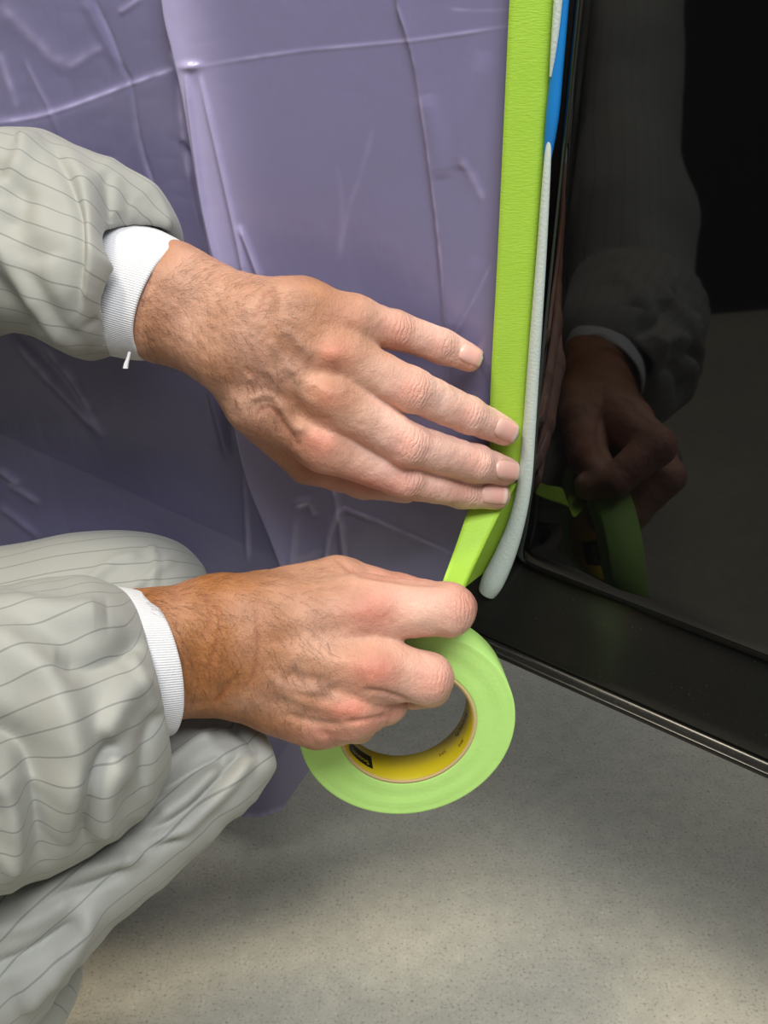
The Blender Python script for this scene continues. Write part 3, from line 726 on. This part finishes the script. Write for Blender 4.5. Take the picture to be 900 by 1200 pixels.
foldsSL = [('r', [(50, 145), (66, 180), (80, 207), (91, 240), (96, 280), (97, 320), (92, 372)], 8, -4), ('r', [(66, 160), (90, 195), (108, 240), (112, 300), (106, 370)], 14, 4.5),
           ('r', [(-30, 245), (0, 285), (27, 330), (60, 377), (100, 414)], 10, 5), ('r', [(-40, 290), (10, 348), (50, 394)], 12, -5), ('r', [(121, 200), (124, 230), (127, 262)], 7, -3.5),
           ('r', [(140, 200), (137, 230), (138, 255)], 8, 3), ('r', [(148, 226), (151, 246), (148, 262)], 5, -2.5), ('r', [(163, 232), (166, 248), (164, 264)], 5, -2.2), ('r', [(180, 240), (184, 256)], 5, -2),
           ('r', [(-30, 190), (10, 212), (22, 245), (8, 280)], 18, -5), ('r', [(20, 165), (48, 158)], 12, 4), ('r', [(34, 150), (22, 190), (-10, 222)], 12, 4),
           ('r', [(55, 300), (74, 340), (104, 378)], 14, 3), ('r', [(104, 372), (116, 392), (122, 408)], 8, -3)]
tube('sleeve', [(-190, 190, -190, 430, 640, 640, 52, 0), (-60, 168, -60, 402, 615, 615, 52, 0), (0, 162, 0, 388, 602, 602, 51, 0), (45, 154, 40, 396, 595, 595, 50, -2), (95, 174, 72, 408, 588, 590, 48, -2), (138, 192, 98, 418, 584, 586, 46, 0, -6), (174, 214, 118, 417, 582, 584, 43, 2, -13), (196, 248, 127, 414, 582, 584, 38, 3, -18), (196, 266, 128, 408, 583, 585, 32, 3, -19), (176, 264, 120, 404, 585, 587, 28.5, 2, -17)],
     150, 180, FABRIC, person, folds=foldsSL, noise=[(2.2, 18, 1.0), (0.8, 45, 4.0)], stripe_off=4, wob=1.5, crease=1.6)

# right cuff and sleeve
tube('knit_cuff', [(90, 688, 120, 866, 526, 526, 32, 6), (130, 689, 160, 868, 532, 532, 32, 6), (160, 694, 190, 862, 538, 538, 31, 6), (164, 698, 194, 858, 538.5, 538.5, 29.5, 6)], 40, 120, KNIT, person, noise=[(0.5, 90, 2)], thick=0.0014)
foldsSR = [('r', [(-60, 735), (30, 778), (72, 835), (86, 905), (70, 990)], 26, 10), ('r', [(96, 1000), (100, 945), (107, 902), (134, 866)], 10, -7), ('r', [(122, 990), (125, 930), (146, 886)], 16, 7),
           ('r', [(-60, 830), (20, 862), (44, 925), (44, 1020)], 18, -11), ('r', [(162, 740), (140, 766), (104, 782), (60, 776)], 16, -6), ('r', [(-40, 708), (60, 724), (124, 722)], 16, 6),
           ('r', [(-40, 905), (6, 925), (20, 980), (10, 1040)], 16, 8), ('r', [(176, 792), (142, 826), (120, 866)], 16, 7), ('r', [(190, 830), (170, 866), (164, 935)], 10, -5),
           ('r', [(150, 760), (172, 800), (186, 850)], 8, 3)]
tube('sleeve', [(-200, 730, -200, 1130, 470, 470, 70, 0), (-60, 702, -60, 1062, 494, 500, 68, 0), (0, 690, 0, 1034, 504, 512, 66, 0), (50, 681, 60, 1012, 511, 519, 62, 0), (95, 677, 125, 978, 518, 526, 55, -2), (128, 684, 165, 950, 525, 532, 47, -4), (149, 697, 194, 902, 531, 536, 38, -5), (152, 706, 190, 872, 532, 536, 34, -5), (138, 706, 176, 862, 530, 532, 32.5, -4)],
     150, 200, FABRIC, person, folds=foldsSR, noise=[(2.5, 14, 7.0), (0.8, 40, 2.0)], stripe_off=2, wob=3, crease=1.4)

# trousers: right knee and thigh below the lower hand, left knee behind
foldsK = [('r', [(186, 912), (212, 888), (234, 871), (254, 866)], 8, 7), ('r', [(186, 930), (222, 906), (262, 888)], 6, -6), ('r', [(180, 960), (216, 936), (242, 914), (258, 900)], 7, 7), ('r', [(160, 984), (216, 952), (260, 906), (284, 884)], 6, -6.5),
          ('r', [(140, 1006), (216, 964), (266, 920), (298, 884)], 8, 6), ('r', [(100, 1008), (168, 992), (214, 976)], 6, -5), ('r', [(20, 1066), (105, 1016), (168, 996)], 12, 6), ('r', [(98, 1074), (60, 1100), (20, 1122), (-40, 1148)], 8, -9),
          ('r', [(112, 1062), (72, 1122), (20, 1178)], 12, 7), ('r', [(-30, 1096), (40, 1078), (84, 1050)], 10, 5), ('r', [(226, 850), (250, 846), (282, 850)], 6, -4), ('r', [(266, 848), (288, 866), (300, 888)], 6, -4), ('r', [(60, 1046), (110, 1034), (150, 1016)], 7, -4.5), ('r', [(120, 985), (160, 970), (190, 945)], 7, -4)]
tube('trouser_leg', [(-160, 1020, -30, 1290, 560, 580, 80, 0), (-60, 980, 40, 1170, 560, 585, 78, 0), (40, 920, 118, 1056, 566, 590, 75, 0), (120, 868, 190, 1006, 575, 596, 70, 0), (200, 834, 252, 956, 588, 604, 60, 0), (256, 826, 292, 918, 596, 608, 50, 2), (288, 830, 306, 892, 600, 608, 42, 2), (302, 842, 309, 884, 603, 608, 30, 0), (304, 852, 308, 876, 605, 607, 14, 0), (305, 860, 307, 868, 606, 607, 3, 0)],
     150, 160, FABRIC, person, folds=foldsK, noise=[(2.2, 30, 3.0), (0.8, 70, 6.0)], stripe_off=5, wob=2, crease=1.5)
tube('trouser_leg', [(-160, 1080, -40, 1330, 640, 640, 60, 0), (-60, 1080, 20, 1180, 640, 640, 55, 0), (20, 1060, 70, 1110, 640, 640, 48, 0), (80, 1030, 110, 1062, 640, 640, 30, 0), (110, 1030, 120, 1045, 640, 640, 8, 0)], 80, 100, FABRIC, person, noise=[(2, 30, 3.0)], stripe_off=1)
foldsB = [('r', [(176, 640), (182, 660), (180, 690)], 4, 2.5), ('r', [(95, 692), (130, 660), (165, 652)], 6, 2.5), ('r', [(150, 692), (175, 675), (205, 655)], 5, 2)]
tube('trouser_leg', [(-190, 660, -190, 860, 690, 690, 60, 0), (-60, 645, -60, 830, 690, 690, 60, 0), (0, 640, 0, 815, 692, 692, 60, 0), (80, 628, 80, 800, 695, 695, 60, 0), (150, 625, 150, 780, 700, 700, 58, 0), (205, 636, 200, 760, 705, 705, 50, 0), (234, 662, 228, 730, 708, 708, 34, 0), (243, 682, 240, 710, 710, 710, 14, 0), (245, 692, 244, 700, 710, 710, 4, 0)],
     110, 130, FABRIC, person, folds=foldsB, noise=[(1.6, 26, 9.0)], stripe_off=3)

# upper body and hips, out of the picture to the left, carrying the sleeves and legs
class Body(Hand):
    def f(s, p):
        d = None
        for c_ in s.palm:
            e = s.dist(p, c_); d = e if d is None else smin(d, e, 0.05)
        return d
TB = Body(); V3 = lambda *a: np.array(a, float)
TB.palm = [(V3(-.62, .40, .30), V3(-.66, .42, .62), .15, .15), (V3(-.64, .30, .36), V3(-.66, .27, .66), .10, .12), (V3(-.64, .50, .36), V3(-.66, .56, .66), .10, .12),
           (V3(-.60, .24, .70), V3(-.34, .325, .42), .075, .064), (V3(-.34, .325, .42), V3(-.225, .349, .355), .064, .060), (V3(-.60, .60, .72), V3(-.305, .624, .500), .075, .050),
           (V3(-.62, .34, .24), V3(-.225, .374, .197), .10, .062), (V3(-.60, .46, .14), V3(-.27, .405, .118), .07, .046), (V3(-.62, .52, .26), V3(-.33, .556, .283), .10, .046)]
Vt, Ft = TB.mesh(0.009)
Nt = TB.grad(Vt); Vt = Vt + (0.006 * vnoise(Vt, 12) + 0.003 * vnoise(Vt, 30))[:, None] * Nt
tb = mesh_obj('coverall_torso', Vt, Ft, FABRIC, attrs={'stripe': Vt[:, 1] * 1000 + Vt[:, 2] * 350 + 600}); attach(tb, person)

# ------------------------------------------------------------------ tape roll
RC = P(478, 852, 0.605)
AX = unit(np.array([0.10, -0.985, 0.10])); RX = unit(np.cross(AX, np.array([0, 0, 1.0]))); RY = np.cross(RX, AX)
if RY[2] < 0: RY = -RY
R_OUT, R_COREO, R_IN, WID = 0.0602, 0.0385, 0.0362, 0.024
roll = empty('tape_roll', RC - AX * WID / 2, 'roll of light green masking tape on a yellow core held by the lower hand', 'tape roll')
def ringpart(name, prof, mat, rad_attr=False, n=160):
    """prof: closed list of (radius, axial) with axial 0 at the near face, positive away"""
    th = np.linspace(0, 2 * math.pi, n, endpoint=False)
    pr = np.array(prof); m = len(pr)
    G = RC + (pr[None, :, 0, None] * (np.cos(th)[:, None, None] * RX + np.sin(th)[:, None, None] * RY)) - pr[None, :, 1, None] * AX
    i = np.arange(n)[:, None]; j = np.arange(m)[None]; a = i * m + j; b = i * m + (j + 1) % m; c_ = ((i + 1) % n) * m + (j + 1) % m; d_ = ((i + 1) % n) * m + j
    fc = np.stack([a, b, c_, d_], -1).reshape(-1, 4)
    o = mesh_obj(name, G.reshape(-1, 3), fc, mat, attrs={'rad': np.tile(pr[:, 0] * 1000, n)})
    attach(o, roll); return o
rs = np.linspace(R_COREO, R_OUT - 0.0006, 24)
prof = [(r, 0.00003 * math.sin(r * 9000) + 0.0003 * (0.5 - 0.5 * math.cos(r * 600))) for r in rs] + [(R_OUT, 0.0006), (R_OUT, WID - 0.0006), (R_OUT - 0.0006, WID), (R_COREO, WID)]
o = ringpart('tape_winding', prof, ROLL)
o.data.polygons.foreach_set('use_smooth', np.ones(len(o.data.polygons), bool))
ringpart('core', [(R_IN + 0.0004, 0.0004), (R_COREO, 0.0002), (R_COREO, WID - 0.0002), (R_IN + 0.0004, WID - 0.0004)], CARD)
ringpart('core_liner', [(R_IN, 0.0010), (R_IN + 0.0004, 0.0008), (R_IN + 0.0004, WID - 0.0008), (R_IN, WID - 0.0008)], YELLOW)
# tail of the tape: from under the finger tips down to the pinch, then twisting onto the roll
def tang(a, off): return RC + R_OUT * 1.002 * (math.cos(a) * RX + math.sin(a) * RY) - off * AX
rows = [(P(566, 566, .648), P(606, 566, .648)), (P(558, 580, .648), P(598, 580, .648)), (P(549, 597, .645), P(588, 597, .646)), (P(534, 640, .633), P(567, 640, .636)), (P(520, 678, .622), P(546, 686, .626)), (P(508, 712, .625), P(536, 716, .622)),
        (tang(1.30, WID), tang(1.30, 0.0)), (tang(1.45, WID), tang(1.45, 0)), (tang(1.75, WID), tang(1.75, 0))]
tail = strip('tape_tail', rows, TAPE, 6, 0.0004); attach(tail, roll)

def core_print(name, text, ang, ax0, size, mat, flip=1, r=R_IN - 0.0003, patch=None):
    """flat print wrapped on the inside of the core: ang = where it is centred, ax0 = distance from the near face"""
    if patch is not None:
        n1, n2 = 24, 4
        X, Y = np.meshgrid(np.linspace(-patch[0] / 2, patch[0] / 2, n1), np.linspace(-patch[1] / 2, patch[1] / 2, n2), indexing='ij')
        pts, fc = np.stack([X.ravel(), Y.ravel()], 1), [tuple(int(x) for x in f) for f in grid_faces(n1, n2)]
    else:
        cu = bpy.data.curves.new('print', 'FONT'); cu.body = text; cu.size = size; cu.align_x = 'CENTER'; cu.align_y = 'CENTER'; cu.resolution_u = 3
        to_ = bpy.data.objects.new('print', cu); COL.objects.link(to_); bpy.context.view_layer.update()
        me = bpy.data.meshes.new_from_object(to_.evaluated_get(bpy.context.evaluated_depsgraph_get()))
        pts = np.array([(v_.co.x, v_.co.y) for v_ in me.vertices]); fc = [tuple(p_.vertices) for p_ in me.polygons]
        bpy.data.objects.remove(to_); bpy.data.meshes.remove(me)
    th = ang + flip * pts[:, 0] / r; axl = ax0 - flip * pts[:, 1]
    G = RC + r * (np.cos(th)[:, None] * RX + np.sin(th)[:, None] * RY) - axl[:, None] * AX
    o = mesh_obj(name, G, fc, mat, smooth=False); attach(o, roll); return o
core_print('printed_block', '', -0.74, 0.0105, 0, BLACKINK, patch=(0.019, 0.0115))
core_print('printed_word', 'Scotch', -0.74, 0.0082, 0.0052, YELLOW, r=R_IN - 0.0005)
core_print('printed_word', 'Scotch', -2.78, 0.0165, 0.0065, BLACKINK)
core_print('printed_mark', '3M', -2.22, 0.0130, 0.0042, REDINK)
core_print('printed_mark', '3M', -2.62, 0.0070, 0.0042, REDINK)
